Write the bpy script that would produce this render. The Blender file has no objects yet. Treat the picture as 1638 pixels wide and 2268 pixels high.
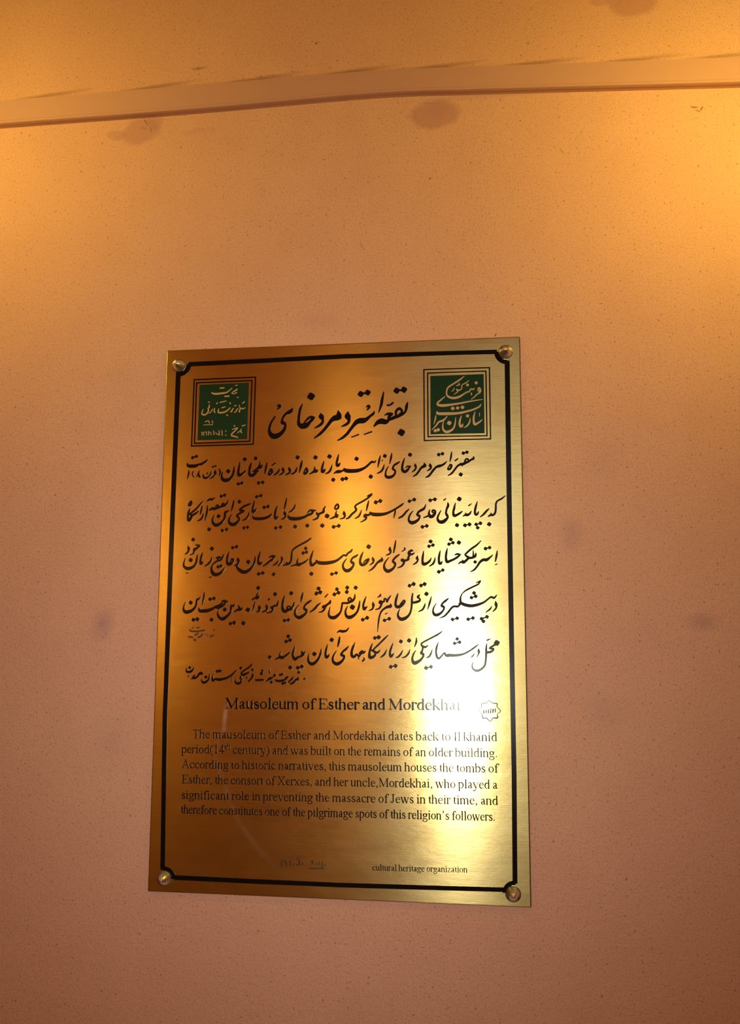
import bpy, bmesh, math, random
from mathutils import Vector, Matrix
from mathutils.geometry import delaunay_2d_cdt

C = bpy.context.scene.collection
SC = bpy.context.scene
random.seed(7)

# ------------------------------------------------------------------ camera
CAM = Vector((0.20658, -1.20514, -0.03444))
FWD = Vector((-0.13215811, 0.98184299, 0.13608301)).normalized()
RIGHT = Vector((0.99111996, 0.13292536, 0.00347369)).normalized()
UP = RIGHT.cross(FWD).normalized()
F_PX = 2000.0
cam_data = bpy.data.cameras.new('camera')
cam = bpy.data.objects.new('camera', cam_data)
C.objects.link(cam)
cam.matrix_world = Matrix(((RIGHT.x, UP.x, -FWD.x, CAM.x),
                           (RIGHT.y, UP.y, -FWD.y, CAM.y),
                           (RIGHT.z, UP.z, -FWD.z, CAM.z),
                           (0, 0, 0, 1)))
cam_data.sensor_fit = 'VERTICAL'
cam_data.sensor_height = 24.0
cam_data.lens = 24.0 * F_PX / 2268.0
cam_data.clip_start = 0.02
SC.camera = cam

# ------------------------------------------------------------------ light and exposure
SC.view_settings.view_transform = 'Standard'
SC.view_settings.look = 'None'
SC.view_settings.gamma = 1.0
SC.view_settings.use_curve_mapping = False
SC.view_settings.exposure = 0.0
WARM = (1.0, 0.75, 0.135)            # incandescent bulbs
SCONCE_L, SCONCE_R = 172.0, 218.0      # emission of the two wall-lamp bulbs
PENDANT = 290.0                      # emission of the hanging bulb
WINDOW = 2.0                         # daylight in the frosted window
FLASH = 1.45                          # watts of the flash on the camera
world = bpy.data.worlds.new('world')
SC.world = world
world.use_nodes = True
world.node_tree.nodes['Background'].inputs[0].default_value = (0.6, 0.75, 1.0, 1)
world.node_tree.nodes['Background'].inputs[1].default_value = 0.3
ld = bpy.data.lights.new('camera_flash', 'AREA')
ld.shape = 'RECTANGLE'
ld.size, ld.size_y = 0.035, 0.06
ld.energy = FLASH
ld.color = (0.98, 1.0, 0.87)
ld.spread = 1.315
flash = bpy.data.objects.new('camera_flash', ld)
C.objects.link(flash)
flash.location = CAM + RIGHT * -0.082 + UP * -0.150 + FWD * 0.03
flash.rotation_euler = cam.rotation_euler
flash.matrix_world = Matrix.Translation(flash.location) @ cam.matrix_world.to_3x3().to_4x4()


# ------------------------------------------------------------------ helpers
def px2w(u, v, y=0.0):
    """point of the plane at depth y that shows at photograph pixel (u, v)"""
    d = FWD * F_PX + RIGHT * (u - 819.0) + UP * (1134.0 - v)
    return CAM + d * ((y - CAM.y) / d.y)


def obj(name, bm, mat, parent=None):
    me = bpy.data.meshes.new(name)
    bmesh.ops.recalc_face_normals(bm, faces=bm.faces)
    bm.to_mesh(me)
    bm.free()
    me.materials.append(mat)
    o = bpy.data.objects.new(name, me)
    C.objects.link(o)
    if parent:
        o.parent = parent
        o.matrix_parent_inverse = Matrix.Translation(-parent.location)
    return o


def thing(name, label, cat, loc=(0, 0, 0), group=None):
    o = bpy.data.objects.new(name, None)
    o.empty_display_size = 0.05
    C.objects.link(o)
    o.location = loc
    o['label'], o['category'] = label, cat
    if group:
        o['group'] = group
    return o


def struct(name, bm, mat):
    o = obj(name, bm, mat)
    o['kind'] = 'structure'
    return o


def add_box(bm, lo, hi, bevel=0.0):
    b = bmesh.new()
    bmesh.ops.create_cube(b, size=1.0)
    for v in b.verts:
        v.co = Vector([(lo[i] + hi[i]) / 2 + v.co[i] * (hi[i] - lo[i]) for i in range(3)])
    if bevel:
        bmesh.ops.bevel(b, geom=list(b.edges), offset=bevel, segments=3, affect='EDGES', profile=0.6)
    merge(bm, b)


def merge(bm, b):
    vs = [bm.verts.new(v.co) for v in b.verts]
    b.verts.index_update()
    for f in b.faces:
        nf = bm.faces.new([vs[v.index] for v in f.verts])
        nf.smooth = f.smooth
    b.free()


def add_lathe(bm, prof, origin, axis, n=32, smooth=True):
    """revolve (radius, height) profile about axis through origin"""
    axis = Vector(axis).normalized()
    a = axis.orthogonal().normalized()
    b = axis.cross(a)
    rings = []
    for r, h in prof:
        if r < 1e-6:
            rings.append([bm.verts.new(Vector(origin) + axis * h)])
        else:
            rings.append([bm.verts.new(Vector(origin) + axis * h + (a * math.cos(t) + b * math.sin(t)) * r)
                          for t in [2 * math.pi * k / n for k in range(n)]])
    for p, q in zip(rings, rings[1:]):
        for k in range(n):
            k2 = (k + 1) % n
            if len(p) == 1 and len(q) == 1:
                continue
            if len(p) == 1:
                f = bm.faces.new((p[0], q[k], q[k2]))
            elif len(q) == 1:
                f = bm.faces.new((p[k], p[k2], q[0]))
            else:
                f = bm.faces.new((p[k], p[k2], q[k2], q[k]))
            f.smooth = smooth


def add_tube(bm, pts, r, n=12):
    pts = [Vector(p) for p in pts]
    rings = []
    for i, p in enumerate(pts):
        t = (pts[min(i + 1, len(pts) - 1)] - pts[max(i - 1, 0)]).normalized()
        a = t.orthogonal().normalized()
        if rings:
            a = (ref - t * ref.dot(t)).normalized()
        ref = a
        b = t.cross(a)
        rings.append([bm.verts.new(p + (a * math.cos(s) + b * math.sin(s)) * r)
                      for s in [2 * math.pi * k / n for k in range(n)]])
    for p, q in zip(rings, rings[1:]):
        for k in range(n):
            f = bm.faces.new((p[k], p[(k + 1) % n], q[(k + 1) % n], q[k]))
            f.smooth = True
    bm.faces.new(rings[0])
    bm.faces.new(rings[-1])


# ------------------------------------------------------------------ materials
def new_mat(name):
    m = bpy.data.materials.new(name)
    m.use_nodes = True
    nt = m.node_tree
    return m, nt, nt.nodes['Principled BSDF']


def N(nt, kind, **kw):
    n = nt.nodes.new(kind)
    for k, v in kw.items():
        if k in n.inputs:
            n.inputs[k].default_value = v
        else:
            setattr(n, k, v)
    return n


def ramp(nt, src, stops):
    r = nt.nodes.new('ShaderNodeValToRGB')
    els = r.color_ramp.elements
    while len(els) < len(stops):
        els.new(0.5)
    for e, (p, c) in zip(els, stops):
        e.position = p
        e.color = (c, c, c, 1) if isinstance(c, (int, float)) else (*c, 1)
    nt.links.new(src, r.inputs[0])
    return r.outputs[0]


def mixc(nt, fac, a, b, mode='MIX'):
    m = nt.nodes.new('ShaderNodeMix')
    m.data_type = 'RGBA'
    m.blend_type = mode
    for sock, v in ((m.inputs[0], fac), (m.inputs[6], a), (m.inputs[7], b)):
        if isinstance(v, bpy.types.NodeSocket):
            nt.links.new(v, sock)
        elif isinstance(v, (int, float)):
            sock.default_value = v
        else:
            sock.default_value = (*v, 1)
    return m.outputs[2]


def math_n(nt, op, a, b=0.0, c=None):
    m = nt.nodes.new('ShaderNodeMath')
    m.operation = op
    for i, v in enumerate((a, b) if c is None else (a, b, c)):
        if isinstance(v, bpy.types.NodeSocket):
            nt.links.new(v, m.inputs[i])
        else:
            m.inputs[i].default_value = v
    return m.outputs[0]


def simple(name, col, rough, metal=0.0, coat=0.0, coat_rough=0.1, spec=0.5):
    m, nt, p = new_mat(name)
    p.inputs['Base Color'].default_value = (*col, 1)
    p.inputs['Roughness'].default_value = rough
    p.inputs['Metallic'].default_value = metal
    p.inputs['Coat Weight'].default_value = coat
    p.inputs['Coat Roughness'].default_value = coat_rough
    p.inputs['Specular IOR Level'].default_value = spec
    return m


def emitter(name, col, strength):
    m, nt, p = new_mat(name)
    p.inputs['Base Color'].default_value = (0.8, 0.7, 0.5, 1)
    p.inputs['Emission Color'].default_value = (*col, 1)
    p.inputs['Emission Strength'].default_value = strength
    return m


WALL_COL = (0.615, 0.336, 0.243)


def plaster(name, stains=()):
    m, nt, p = new_mat(name)
    L = nt.links
    tc = N(nt, 'ShaderNodeTexCoord')
    co = tc.outputs['Object']

    def tex(scale, detail=3.0, rough=0.5):
        n = N(nt, 'ShaderNodeTexNoise', Scale=scale, Detail=detail, Roughness=rough)
        L.new(co, n.inputs['Vector'])
        return n.outputs['Fac']
    big, mid, fine = tex(2.2, 4), tex(14, 4), tex(420, 2)
    col = mixc(nt, ramp(nt, big, [(0.35, 0.0), (0.7, 1.0)]), WALL_COL, tuple(c * k for c, k in zip(WALL_COL, (0.93, 0.90, 0.88))))
    col = mixc(nt, ramp(nt, mid, [(0.42, 0.0), (0.75, 0.5)]), col, tuple(c * k for c, k in zip(WALL_COL, (0.90, 0.86, 0.84))))
    # grain and pits of the coarse roller-painted plaster
    col = mixc(nt, ramp(nt, fine, [(0.36, 0.34), (0.50, 0.0)]), col, tuple(c * 0.55 for c in WALL_COL))
    pit = tex(260, 1)
    spots = ramp(nt, pit, [(0.27, 1.0), (0.33, 0.0)])
    col = mixc(nt, math_n(nt, 'MULTIPLY', spots, 0.6), col, (0.16, 0.08, 0.05))
    # damp stains, scuffs, hairline cracks and the shadow painted under the trunking
    nz = N(nt, 'ShaderNodeTexNoise', Scale=38.0, Detail=4.0, Roughness=0.6)
    L.new(co, nz.inputs['Vector'])
    off = N(nt, 'ShaderNodeVectorMath', operation='SUBTRACT')
    L.new(nz.outputs['Color'], off.inputs[0])
    off.inputs[1].default_value = (0.5, 0.5, 0.5)
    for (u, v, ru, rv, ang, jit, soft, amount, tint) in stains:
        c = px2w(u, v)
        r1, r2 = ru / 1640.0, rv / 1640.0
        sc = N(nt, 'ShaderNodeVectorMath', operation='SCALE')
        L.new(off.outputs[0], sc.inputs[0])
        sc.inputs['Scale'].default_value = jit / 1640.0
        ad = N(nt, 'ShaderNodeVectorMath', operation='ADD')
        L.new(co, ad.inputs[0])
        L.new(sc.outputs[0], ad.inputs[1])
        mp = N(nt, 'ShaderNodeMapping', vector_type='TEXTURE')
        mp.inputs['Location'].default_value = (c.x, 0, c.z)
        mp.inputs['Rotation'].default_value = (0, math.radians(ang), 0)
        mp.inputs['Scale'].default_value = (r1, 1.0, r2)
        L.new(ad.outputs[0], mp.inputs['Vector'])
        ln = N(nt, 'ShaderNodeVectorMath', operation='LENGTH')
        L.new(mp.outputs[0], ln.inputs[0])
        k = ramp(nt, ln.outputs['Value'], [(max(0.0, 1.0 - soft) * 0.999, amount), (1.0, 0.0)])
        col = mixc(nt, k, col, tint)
    L.new(col, p.inputs['Base Color'])
    p.inputs['Roughness'].default_value = 0.85
    p.inputs['Specular IOR Level'].default_value = 0.25
    hgt = math_n(nt, 'ADD', math_n(nt, 'MULTIPLY', fine, 0.7), math_n(nt, 'MULTIPLY', tex(120, 3), 0.9))
    hgt = math_n(nt, 'ADD', hgt, math_n(nt, 'MULTIPLY', mid, 1.5))
    bp = N(nt, 'ShaderNodeBump', Strength=0.75, Distance=0.0016)
    L.new(hgt, bp.inputs['Height'])
    L.new(bp.outputs[0], p.inputs['Normal'])
    return m


def brass_mat():
    m, nt, p = new_mat('brushed_brass')
    L = nt.links
    tc = N(nt, 'ShaderNodeTexCoord')
    co = tc.outputs['Object']

    def tex(scl, scale, detail=3.0, rough=0.55):
        mp = N(nt, 'ShaderNodeMapping')
        mp.inputs['Scale'].default_value = scl
        L.new(co, mp.inputs['Vector'])
        n = N(nt, 'ShaderNodeTexNoise', Scale=scale, Detail=detail, Roughness=rough)
        L.new(mp.outputs[0], n.inputs['Vector'])
        return n.outputs['Fac']
    brush = tex((1.0, 1.0, 60.0), 14.0, 4)          # long horizontal brush marks
    hair = tex((1.0, 1.0, 30.0), 60.0, 3)
    blot = tex((1.0, 1.0, 1.4), 7.0, 5, 0.6)        # tarnish blotches
    smear = tex((1.0, 1.0, 3.0), 16.0, 4, 0.6)      # wiped smears
    col = mixc(nt, ramp(nt, blot, [(0.40, 0.0), (0.72, 1.0)]), BRASS, tuple(c * k for c, k in zip(BRASS, (0.88, 0.80, 0.70))))
    col = mixc(nt, ramp(nt, brush, [(0.35, 0.22), (0.6, 0.0)]), col, tuple(c * 0.7 for c in BRASS))
    # two lobes: the fine horizontal brushing throws long vertical streaks, the worn skin a broad sheen
    q = nt.nodes.new('ShaderNodeBsdfPrincipled')
    tg = N(nt, 'ShaderNodeTangent', direction_type='UV_MAP')
    tg.uv_map = 'UVMap'
    hgt = math_n(nt, 'ADD', math_n(nt, 'ADD', brush, hair), math_n(nt, 'MULTIPLY', smear, 5.0))
    bp = N(nt, 'ShaderNodeBump', Strength=0.10, Distance=0.0004)
    L.new(hgt, bp.inputs['Height'])
    wob = ramp(nt, smear, [(0.3, 0.0), (0.75, 1.0)])
    for nd, rough, var, ani in ((p, SHARP[0], 0.025, SHARP[1]), (q, BROAD[0], 0.05, BROAD[1])):
        L.new(col, nd.inputs['Base Color'])
        nd.inputs['Metallic'].default_value = 1.0
        L.new(math_n(nt, 'MULTIPLY_ADD', wob, var, rough), nd.inputs['Roughness'])
        nd.inputs['Anisotropic'].default_value = ani
        nd.inputs['Anisotropic Rotation'].default_value = 0.25
        L.new(tg.outputs[0], nd.inputs['Tangent'])
        L.new(bp.outputs[0], nd.inputs['Normal'])
    # dried polish left in an arc and a few drips
    df = N(nt, 'ShaderNodeBsdfDiffuse')
    df.inputs['Color'].default_value = (0.62, 0.50, 0.40, 1)
    mask = 0.0
    for (u, v, ru, rv, ang, amount) in RESIDUE:
        c = px2w(u, v)
        mp = N(nt, 'ShaderNodeMapping', vector_type='TEXTURE')
        mp.inputs['Location'].default_value = (c.x, 0, c.z)
        mp.inputs['Rotation'].default_value = (0, math.radians(ang), 0)
        mp.inputs['Scale'].default_value = (ru / 1640.0, 1.0, rv / 1640.0)
        L.new(co, mp.inputs['Vector'])
        ln = N(nt, 'ShaderNodeVectorMath', operation='LENGTH')
        L.new(mp.outputs[0], ln.inputs[0])
        mask = math_n(nt, 'MAXIMUM', ramp(nt, ln.outputs['Value'], [(0.0, amount), (1.0, 0.0)]), mask)
    mask = math_n(nt, 'MULTIPLY', mask, ramp(nt, smear, [(0.25, 0.3), (0.6, 1.0)]))
    mx = nt.nodes.new('ShaderNodeMixShader')
    mx.inputs[0].default_value = BROAD_SHARE
    L.new(p.outputs[0], mx.inputs[1])
    L.new(q.outputs[0], mx.inputs[2])
    m2 = nt.nodes.new('ShaderNodeMixShader')
    L.new(mask, m2.inputs[0])
    L.new(mx.outputs[0], m2.inputs[1])
    L.new(df.outputs[0], m2.inputs[2])
    L.new(m2.outputs[0], nt.nodes['Material Output'].inputs['Surface'])
    return m


RESIDUE = [  # u, v, half width, half height, turn, strength
    (499, 1592, 7, 38, 4, 0.36), (481, 1660, 6, 60, 8, 0.04), (488, 1705, 7, 40, -14, 0.07), (503, 1750, 8, 44, -20, 0.07), (522, 1800, 8, 44, -26, 0.07),
    (552, 1850, 9, 46, -38, 0.07), (588, 1895, 9, 46, -46, 0.04), (655, 1595, 18, 10, 0, 0.04), (720, 1590, 26, 8, 10, 0.03), (610, 1590, 14, 8, 0, 0.03),
    (858, 1965, 8, 22, -6, 0.06), (668, 1478, 14, 10, 20, 0.06)]
BRASS = (0.50, 0.385, 0.168)
SHARP, BROAD, BROAD_SHARE = (0.166, 0.9175), (0.2957, 0.817), 0.34
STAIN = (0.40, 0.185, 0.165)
SMUDGE_SHADE = (0.38, 0.20, 0.20)
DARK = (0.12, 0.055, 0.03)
STAINS_AND_SHADE = [
    # u, v, half width, half height (photograph pixels on the wall), turn, raggedness, softness, strength, tint
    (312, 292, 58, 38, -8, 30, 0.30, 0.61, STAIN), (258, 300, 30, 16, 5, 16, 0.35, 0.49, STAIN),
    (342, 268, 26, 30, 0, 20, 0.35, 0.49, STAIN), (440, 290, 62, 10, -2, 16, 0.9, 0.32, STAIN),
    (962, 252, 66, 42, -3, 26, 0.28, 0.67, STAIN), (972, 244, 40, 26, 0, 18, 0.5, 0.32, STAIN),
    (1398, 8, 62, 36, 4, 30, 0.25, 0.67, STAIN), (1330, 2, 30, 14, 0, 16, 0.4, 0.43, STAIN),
    (228, 1382, 34, 48, 12, 24, 0.9, 0.80, SMUDGE_SHADE), (1556, 1378, 44, 26, 0, 22, 0.95, 0.72, SMUDGE_SHADE),
    (1266, 1182, 34, 52, 0, 26, 1.0, 0.52, SMUDGE_SHADE), (1335, 1580, 60, 60, 0, 40, 1.0, 0.26, SMUDGE_SHADE),
    (1340, 1010, 70, 110, 20, 50, 1.0, 0.20, SMUDGE_SHADE), (250, 1640, 60, 90, 0, 50, 1.0, 0.23, SMUDGE_SHADE),
    (700, 712, 70, 26, 0, 30, 1.0, 0.23, SMUDGE_SHADE), (1150, 205, 300, 12, 0, 14, 0.9, 0.43, SMUDGE_SHADE),  # long strip: soft shadow under the trunking, painted into the wall colour
    (440, 152, 24, 5, -3, 8, 0.8, 0.55, DARK), (700, 96, 5, 4, 0, 3, 0.6, 0.7, DARK),
    (322, 270, 14, 1.6, 60, 3, 0.6, 0.75, DARK), (334, 288, 10, 1.4, 72, 3, 0.6, 0.7, DARK), (318, 284, 8, 2, 10, 4, 0.7, 0.6, DARK),
    (1536, 238, 12, 2.2, 8, 6, 0.6, 0.85, DARK), (1553, 240, 8, 2.4, -62, 5, 0.6, 0.85, DARK), (1545, 246, 9, 2.0, 25, 5, 0.6, 0.7, DARK),
    (1572, 236, 4, 1.4, 10, 2, 0.6, 0.6, DARK), (1540, 262, 6, 1.6, -30, 3, 0.7, 0.4, DARK),
    (801, 545, 17, 1.2, 70, 3, 0.7, 0.6, DARK), (494, 435, 13, 1.2, -80, 3, 0.7, 0.5, DARK), (478, 412, 14, 1.2, 52, 4, 0.8, 0.4, DARK),
    (952, 395, 4, 3, 0, 3, 0.6, 0.75, DARK), (1327, 325, 16, 1.1, 58, 3, 0.8, 0.4, DARK), (1244, 335, 10, 2.0, 50, 5, 0.7, 0.45, DARK),
    (560, 268, 22, 1.1, -4, 4, 0.8, 0.35, DARK), (680, 268, 12, 1.1, 5, 4, 0.8, 0.4, DARK), (180, 380, 4, 3, 30, 3, 0.6, 0.55, DARK),
    (950, 228, 26, 1.2, 8, 4, 0.8, 0.4, DARK), (918, 262, 18, 1.1, -70, 5, 0.8, 0.4, DARK),
    (590, 340, 60, 2.0, -28, 8, 1.0, 0.18, DARK), (1280, 300, 50, 1.6, -55, 8, 1.0, 0.2, DARK),
    (572, 2062, 5, 4, 0, 3, 0.7, 0.4, DARK), (1097, 742, 6, 2.2, -62, 3, 0.6, 0.8, DARK),
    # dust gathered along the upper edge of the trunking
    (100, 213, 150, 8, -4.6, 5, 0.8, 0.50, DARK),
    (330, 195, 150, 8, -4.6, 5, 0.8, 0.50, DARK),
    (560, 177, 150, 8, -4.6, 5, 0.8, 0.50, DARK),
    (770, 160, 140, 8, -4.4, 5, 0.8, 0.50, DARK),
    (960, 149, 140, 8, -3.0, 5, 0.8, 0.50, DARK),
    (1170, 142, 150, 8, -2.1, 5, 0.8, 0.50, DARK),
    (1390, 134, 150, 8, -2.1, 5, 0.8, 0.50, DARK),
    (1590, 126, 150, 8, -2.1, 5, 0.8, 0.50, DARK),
    (66, 300, 5, 2, -62, 3, 0.7, 0.5, DARK), (1168, 96, 6, 3, 0, 4, 0.7, 0.5, DARK),
]

M_WALL = plaster('plaster_wall', STAINS_AND_SHADE)
M_PLAIN = plaster('plaster_plain')
M_BRASS = brass_mat()
M_EDGE = simple('brass_edge', (0.30, 0.17, 0.06), 0.5, 1.0)
M_INK = simple('black_enamel', (0.006, 0.004, 0.004), 0.19, 0.0, 0.0, 0.2, 0.12)
M_FAINT = simple('worn_enamel', (0.045, 0.026, 0.012), 0.38, 0.55)
M_GREEN = simple('green_enamel', (0.003, 0.026, 0.012), 0.25, 0.0, 0.0, 0.2, 0.25)
M_LETTER = simple('bare_brass', (0.46, 0.34, 0.18), 0.45, 1.0)
def turned_steel():
    m, nt, p = new_mat('turned_steel')
    p.inputs['Base Color'].default_value = (0.72, 0.73, 0.78, 1)
    p.inputs['Metallic'].default_value = 1.0
    p.inputs['Roughness'].default_value = 0.34
    p.inputs['Anisotropic'].default_value = 0.8
    tg = N(nt, 'ShaderNodeTangent', direction_type='RADIAL', axis='Y')
    nt.links.new(tg.outputs[0], p.inputs['Tangent'])
    return m


M_STEEL = turned_steel()
M_DUCT = simple('duct_plastic', (0.47, 0.248, 0.205), 0.42, 0.0, 0.0, 0.2, 0.5)
M_TRAY = simple('duct_tray_plastic', (0.50, 0.26, 0.19), 0.5)
M_IRON = simple('dark_metal', (0.05, 0.04, 0.035), 0.4, 0.8)
M_BULB_L = emitter('lamp_glow_soft', WARM, SCONCE_L)
M_BULB_R = emitter('lamp_glow_strong', WARM, SCONCE_R)
M_BULB_P = emitter('lamp_glow_pendant', (1.0, 0.50, 0.095), PENDANT)
M_BULB_ADDED = emitter('lamp_glow_added_dim', (1.0, 0.50, 0.095), PENDANT * 0.6)
M_PANE = emitter('frosted_daylight', (0.93, 1.0, 0.86), WINDOW)
M_FRAME = simple('painted_wood', (0.30, 0.20, 0.12), 0.5)
M_FLOOR = simple('floor_tiles', (0.16, 0.11, 0.08), 0.5)

# ------------------------------------------------------------------ room
X0, X1, Y0, Z0, Z1 = -2.0, 2.2, -4.2, -1.65, 1.75
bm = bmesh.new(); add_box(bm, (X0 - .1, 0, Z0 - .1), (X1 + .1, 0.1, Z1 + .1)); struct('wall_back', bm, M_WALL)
bm = bmesh.new(); add_box(bm, (X0 - .1, Y0 - .1, Z0 - .1), (X0, 0, Z1 + .1)); struct('wall_left', bm, M_PLAIN)
bm = bmesh.new(); add_box(bm, (X1, Y0 - .1, Z0 - .1), (X1 + .1, 0, Z1 + .1)); struct('wall_right', bm, M_PLAIN)
bm = bmesh.new(); add_box(bm, (X0, Y0, Z0 - .1), (X1, 0, Z0)); struct('floor', bm, M_FLOOR)
bm = bmesh.new(); add_box(bm, (X0, Y0, Z1), (X1, 0, Z1 + .1)); struct('ceiling', bm, M_PLAIN)
# wall behind the photographer, with a tall frosted window
WX0, WX1, WZ0, WZ1 = 0.12, 0.85, -0.75, 1.15
bm = bmesh.new()
add_box(bm, (X0, Y0 - .1, Z0), (WX0, Y0, Z1)); add_box(bm, (WX1, Y0 - .1, Z0), (X1, Y0, Z1))
add_box(bm, (WX0, Y0 - .1, Z0), (WX1, Y0, WZ0)); add_box(bm, (WX0, Y0 - .1, WZ1), (WX1, Y0, Z1))
struct('wall_front', bm, M_PLAIN)
bm = bmesh.new()
add_box(bm, (WX0, Y0 - .07, WZ0), (WX0 + .05, Y0 + .02, WZ1)); add_box(bm, (WX1 - .05, Y0 - .07, WZ0), (WX1, Y0 + .02, WZ1))
add_box(bm, (WX0, Y0 - .07, WZ0), (WX1, Y0 + .02, WZ0 + .05)); add_box(bm, (WX0, Y0 - .07, WZ1 - .05), (WX1, Y0 + .02, WZ1))
win = struct('window_1', bm, M_FRAME)
bm = bmesh.new(); add_box(bm, (WX0 + .05, Y0 - .045, WZ0 + .05), (WX1 - .05, Y0 - .035, WZ1 - .05))
pane = obj('window_pane', bm, M_PANE, win)


# ------------------------------------------------------------------ lamps
def bulb_bm(o, axis, r=0.03):
    b = bmesh.new()
    prof = [(0.0, 0.0), (r * .45, 0.0), (r * .5, r * .4)]
    for k in range(1, 13):
        t = math.pi * (0.80 - 0.80 * k / 12)
        prof.append((r * math.sin(t), r * 1.35 - r * math.cos(math.pi - t) * -1 if False else r * 1.35 + r * math.cos(t)))
    prof[-1] = (0.0, r * 2.35)
    add_lathe(b, prof, o, axis, 20)
    return b


def sconce(x, y, z, mat, label):
    """long-armed wall lamp: the bare bulb stands at (x, y, z)"""
    t = thing('wall_lamp', label, 'lamp', (x, 0, z), 'bare bulb wall lamps')
    zb = z - .16
    xo = x + math.copysign(.30, x)
    b = bmesh.new(); add_lathe(b, [(0, 0), (.055, 0), (.055, .008), (.035, .02), (0, .024)], (xo, 0, zb), (0, -1, 0)); obj('backplate', b, M_IRON, t)
    b = bmesh.new(); add_tube(b, [(xo, -.015, zb), (xo * .8 + x * .2, y * .4, zb - .035), (xo * .35 + x * .65, y * .75, zb - .03), (xo * .1 + x * .9, y * .95, zb + .005), (x, y, zb + .05), (x, y, zb + .09)], .008); obj('arm', b, M_IRON, t)
    b = bmesh.new(); add_lathe(b, [(0, 0), (.017, 0), (.02, .035), (.016, .04), (0, .04)], (x, y, zb + .085), (0, 0, 1)); obj('socket', b, M_IRON, t)
    obj('bulb', bulb_bm((x, y, zb + .122), (0, 0, 1)), mat, t)
    return t


sconce(-0.574, -0.361, 0.667, M_BULB_L, 'warm bare bulb wall lamp glowing just past the left edge of the picture')
sconce(0.587, -0.333, 0.631, M_BULB_R, 'warm bare bulb wall lamp glowing just past the right edge of the picture')

def pendant(x, y, z, mat, label):
    t = thing('pendant_lamp', label, 'lamp', (x, y, Z1), 'bare bulb pendant lamps')
    b = bmesh.new(); add_lathe(b, [(0, 0), (.05, 0), (.045, .02), (.012, .04), (0, .04)], (x, y, Z1), (0, 0, -1)); obj('ceiling_cup', b, M_IRON, t)
    b = bmesh.new(); add_tube(b, [(x, y, Z1 - .03), (x, y, z + .12)], .004, 8); obj('cord', b, M_IRON, t)
    b = bmesh.new(); add_lathe(b, [(0, 0), (.018, 0), (.02, .05), (.016, .055), (0, .055)], (x, y, z + .125), (0, 0, -1)); obj('socket', b, M_IRON, t)
    obj('bulb', bulb_bm((x, y, z + .07), (0, 0, -1), 0.04), mat, t)


pendant(-0.545, -3.7, 0.43, M_BULB_P, 'bare warm bulb on a cord mirrored in the middle of the brass plaque')
pendant(-1.72, -3.7, 0.35, M_BULB_ADDED, 'added unseen warm bulb on a cord, tinting the left edge of the plaque')  # added lamp, puts the orange streak along the plaque's left edge

# ------------------------------------------------------------------ cable trunking
D = 0.016
top = [(-400, 252), (-200, 237), (0, 222), (410, 189), (820, 156), (1020, 147), (1230, 140), (1638, 125), (2000, 112)]
bot = [(-400, 304), (-200, 289), (0, 273), (410, 242), (820, 206), (1020, 198), (1230, 192), (1638, 181), (2000, 170)]


def catmull(pts, step):
    """smooth samples through tuples of any length"""
    if len(pts) < 3:
        n = max(2, int(math.dist(pts[0][:2], pts[1][:2]) / step) + 1)
        return [tuple(a + (b - a) * k / n for a, b in zip(pts[0], pts[1])) for k in range(n + 1)]
    P = [tuple(2 * a - b for a, b in zip(pts[0], pts[1]))] + list(pts) + [tuple(2 * a - b for a, b in zip(pts[-1], pts[-2]))]
    out = []
    for i in range(1, len(P) - 2):
        n = max(2, int(math.dist(P[i][:2], P[i + 1][:2]) / step) + 1)
        # centripetal-like tension to avoid overshoot
        for k in range(n):
            t = k / n
            t2, t3 = t * t, t * t * t
            out.append(tuple(0.5 * (2 * b + (c - a) * t + (2 * a - 5 * b + 4 * c - d) * t2 + (3 * b - a - 3 * c + d) * t3)
                             for a, b, c, d in zip(P[i - 1], P[i], P[i + 1], P[i + 2])))
    out.append(tuple(pts[-1]))
    return out


tops = [px2w(*p, -D) for p in catmull(top, 60)]
bots = [px2w(*p, -D) for p in catmull(bot, 60)]


def sweep(section):
    """section: list of (s, y) with s = 0 top edge .. 1 bottom edge"""
    b = bmesh.new()
    zs = {}
    rings = []
    for k in range(len(tops)):
        f = k / (len(tops) - 1)
        x = tops[0].x + (tops[-1].x - tops[0].x) * f
        def at(L):
            for p, q in zip(L, L[1:]):
                if p.x <= x <= q.x + 1e-6:
                    return p.z + (q.z - p.z) * (x - p.x) / (q.x - p.x)
            return L[-1].z if x > L[-1].x else L[0].z
        zt, zb = at(tops), at(bots)
        rings.append([b.verts.new((x, y, zt + (zb - zt) * s)) for s, y in section])
    n = len(section)
    for p, q in zip(rings, rings[1:]):
        for k in range(n):
            b.faces.new((p[k], p[(k + 1) % n], q[(k + 1) % n], q[k]))
    b.faces.new(rings[0]); b.faces.new(rings[-1])
    return b


mid = (tops[len(tops) // 2] + bots[len(bots) // 2]) / 2
duct = thing('cable_trunking', 'long plastic cable trunking running along the wall above the brass plaque', 'cable cover', (mid.x, 0, mid.z))
obj('tray', sweep([(0.03, 0), (0.03, -D * .74), (0.97, -D * .74), (0.97, 0)]), M_TRAY, duct)
obj('lid', sweep([(0.0, -D * .60), (0.0, -D * .93), (0.02, -D), (0.88, -D), (0.895, -D * .95), (0.91, -D), (0.985, -D), (1.0, -D * .93), (1.0, -D * .60)]), M_DUCT, duct)

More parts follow.
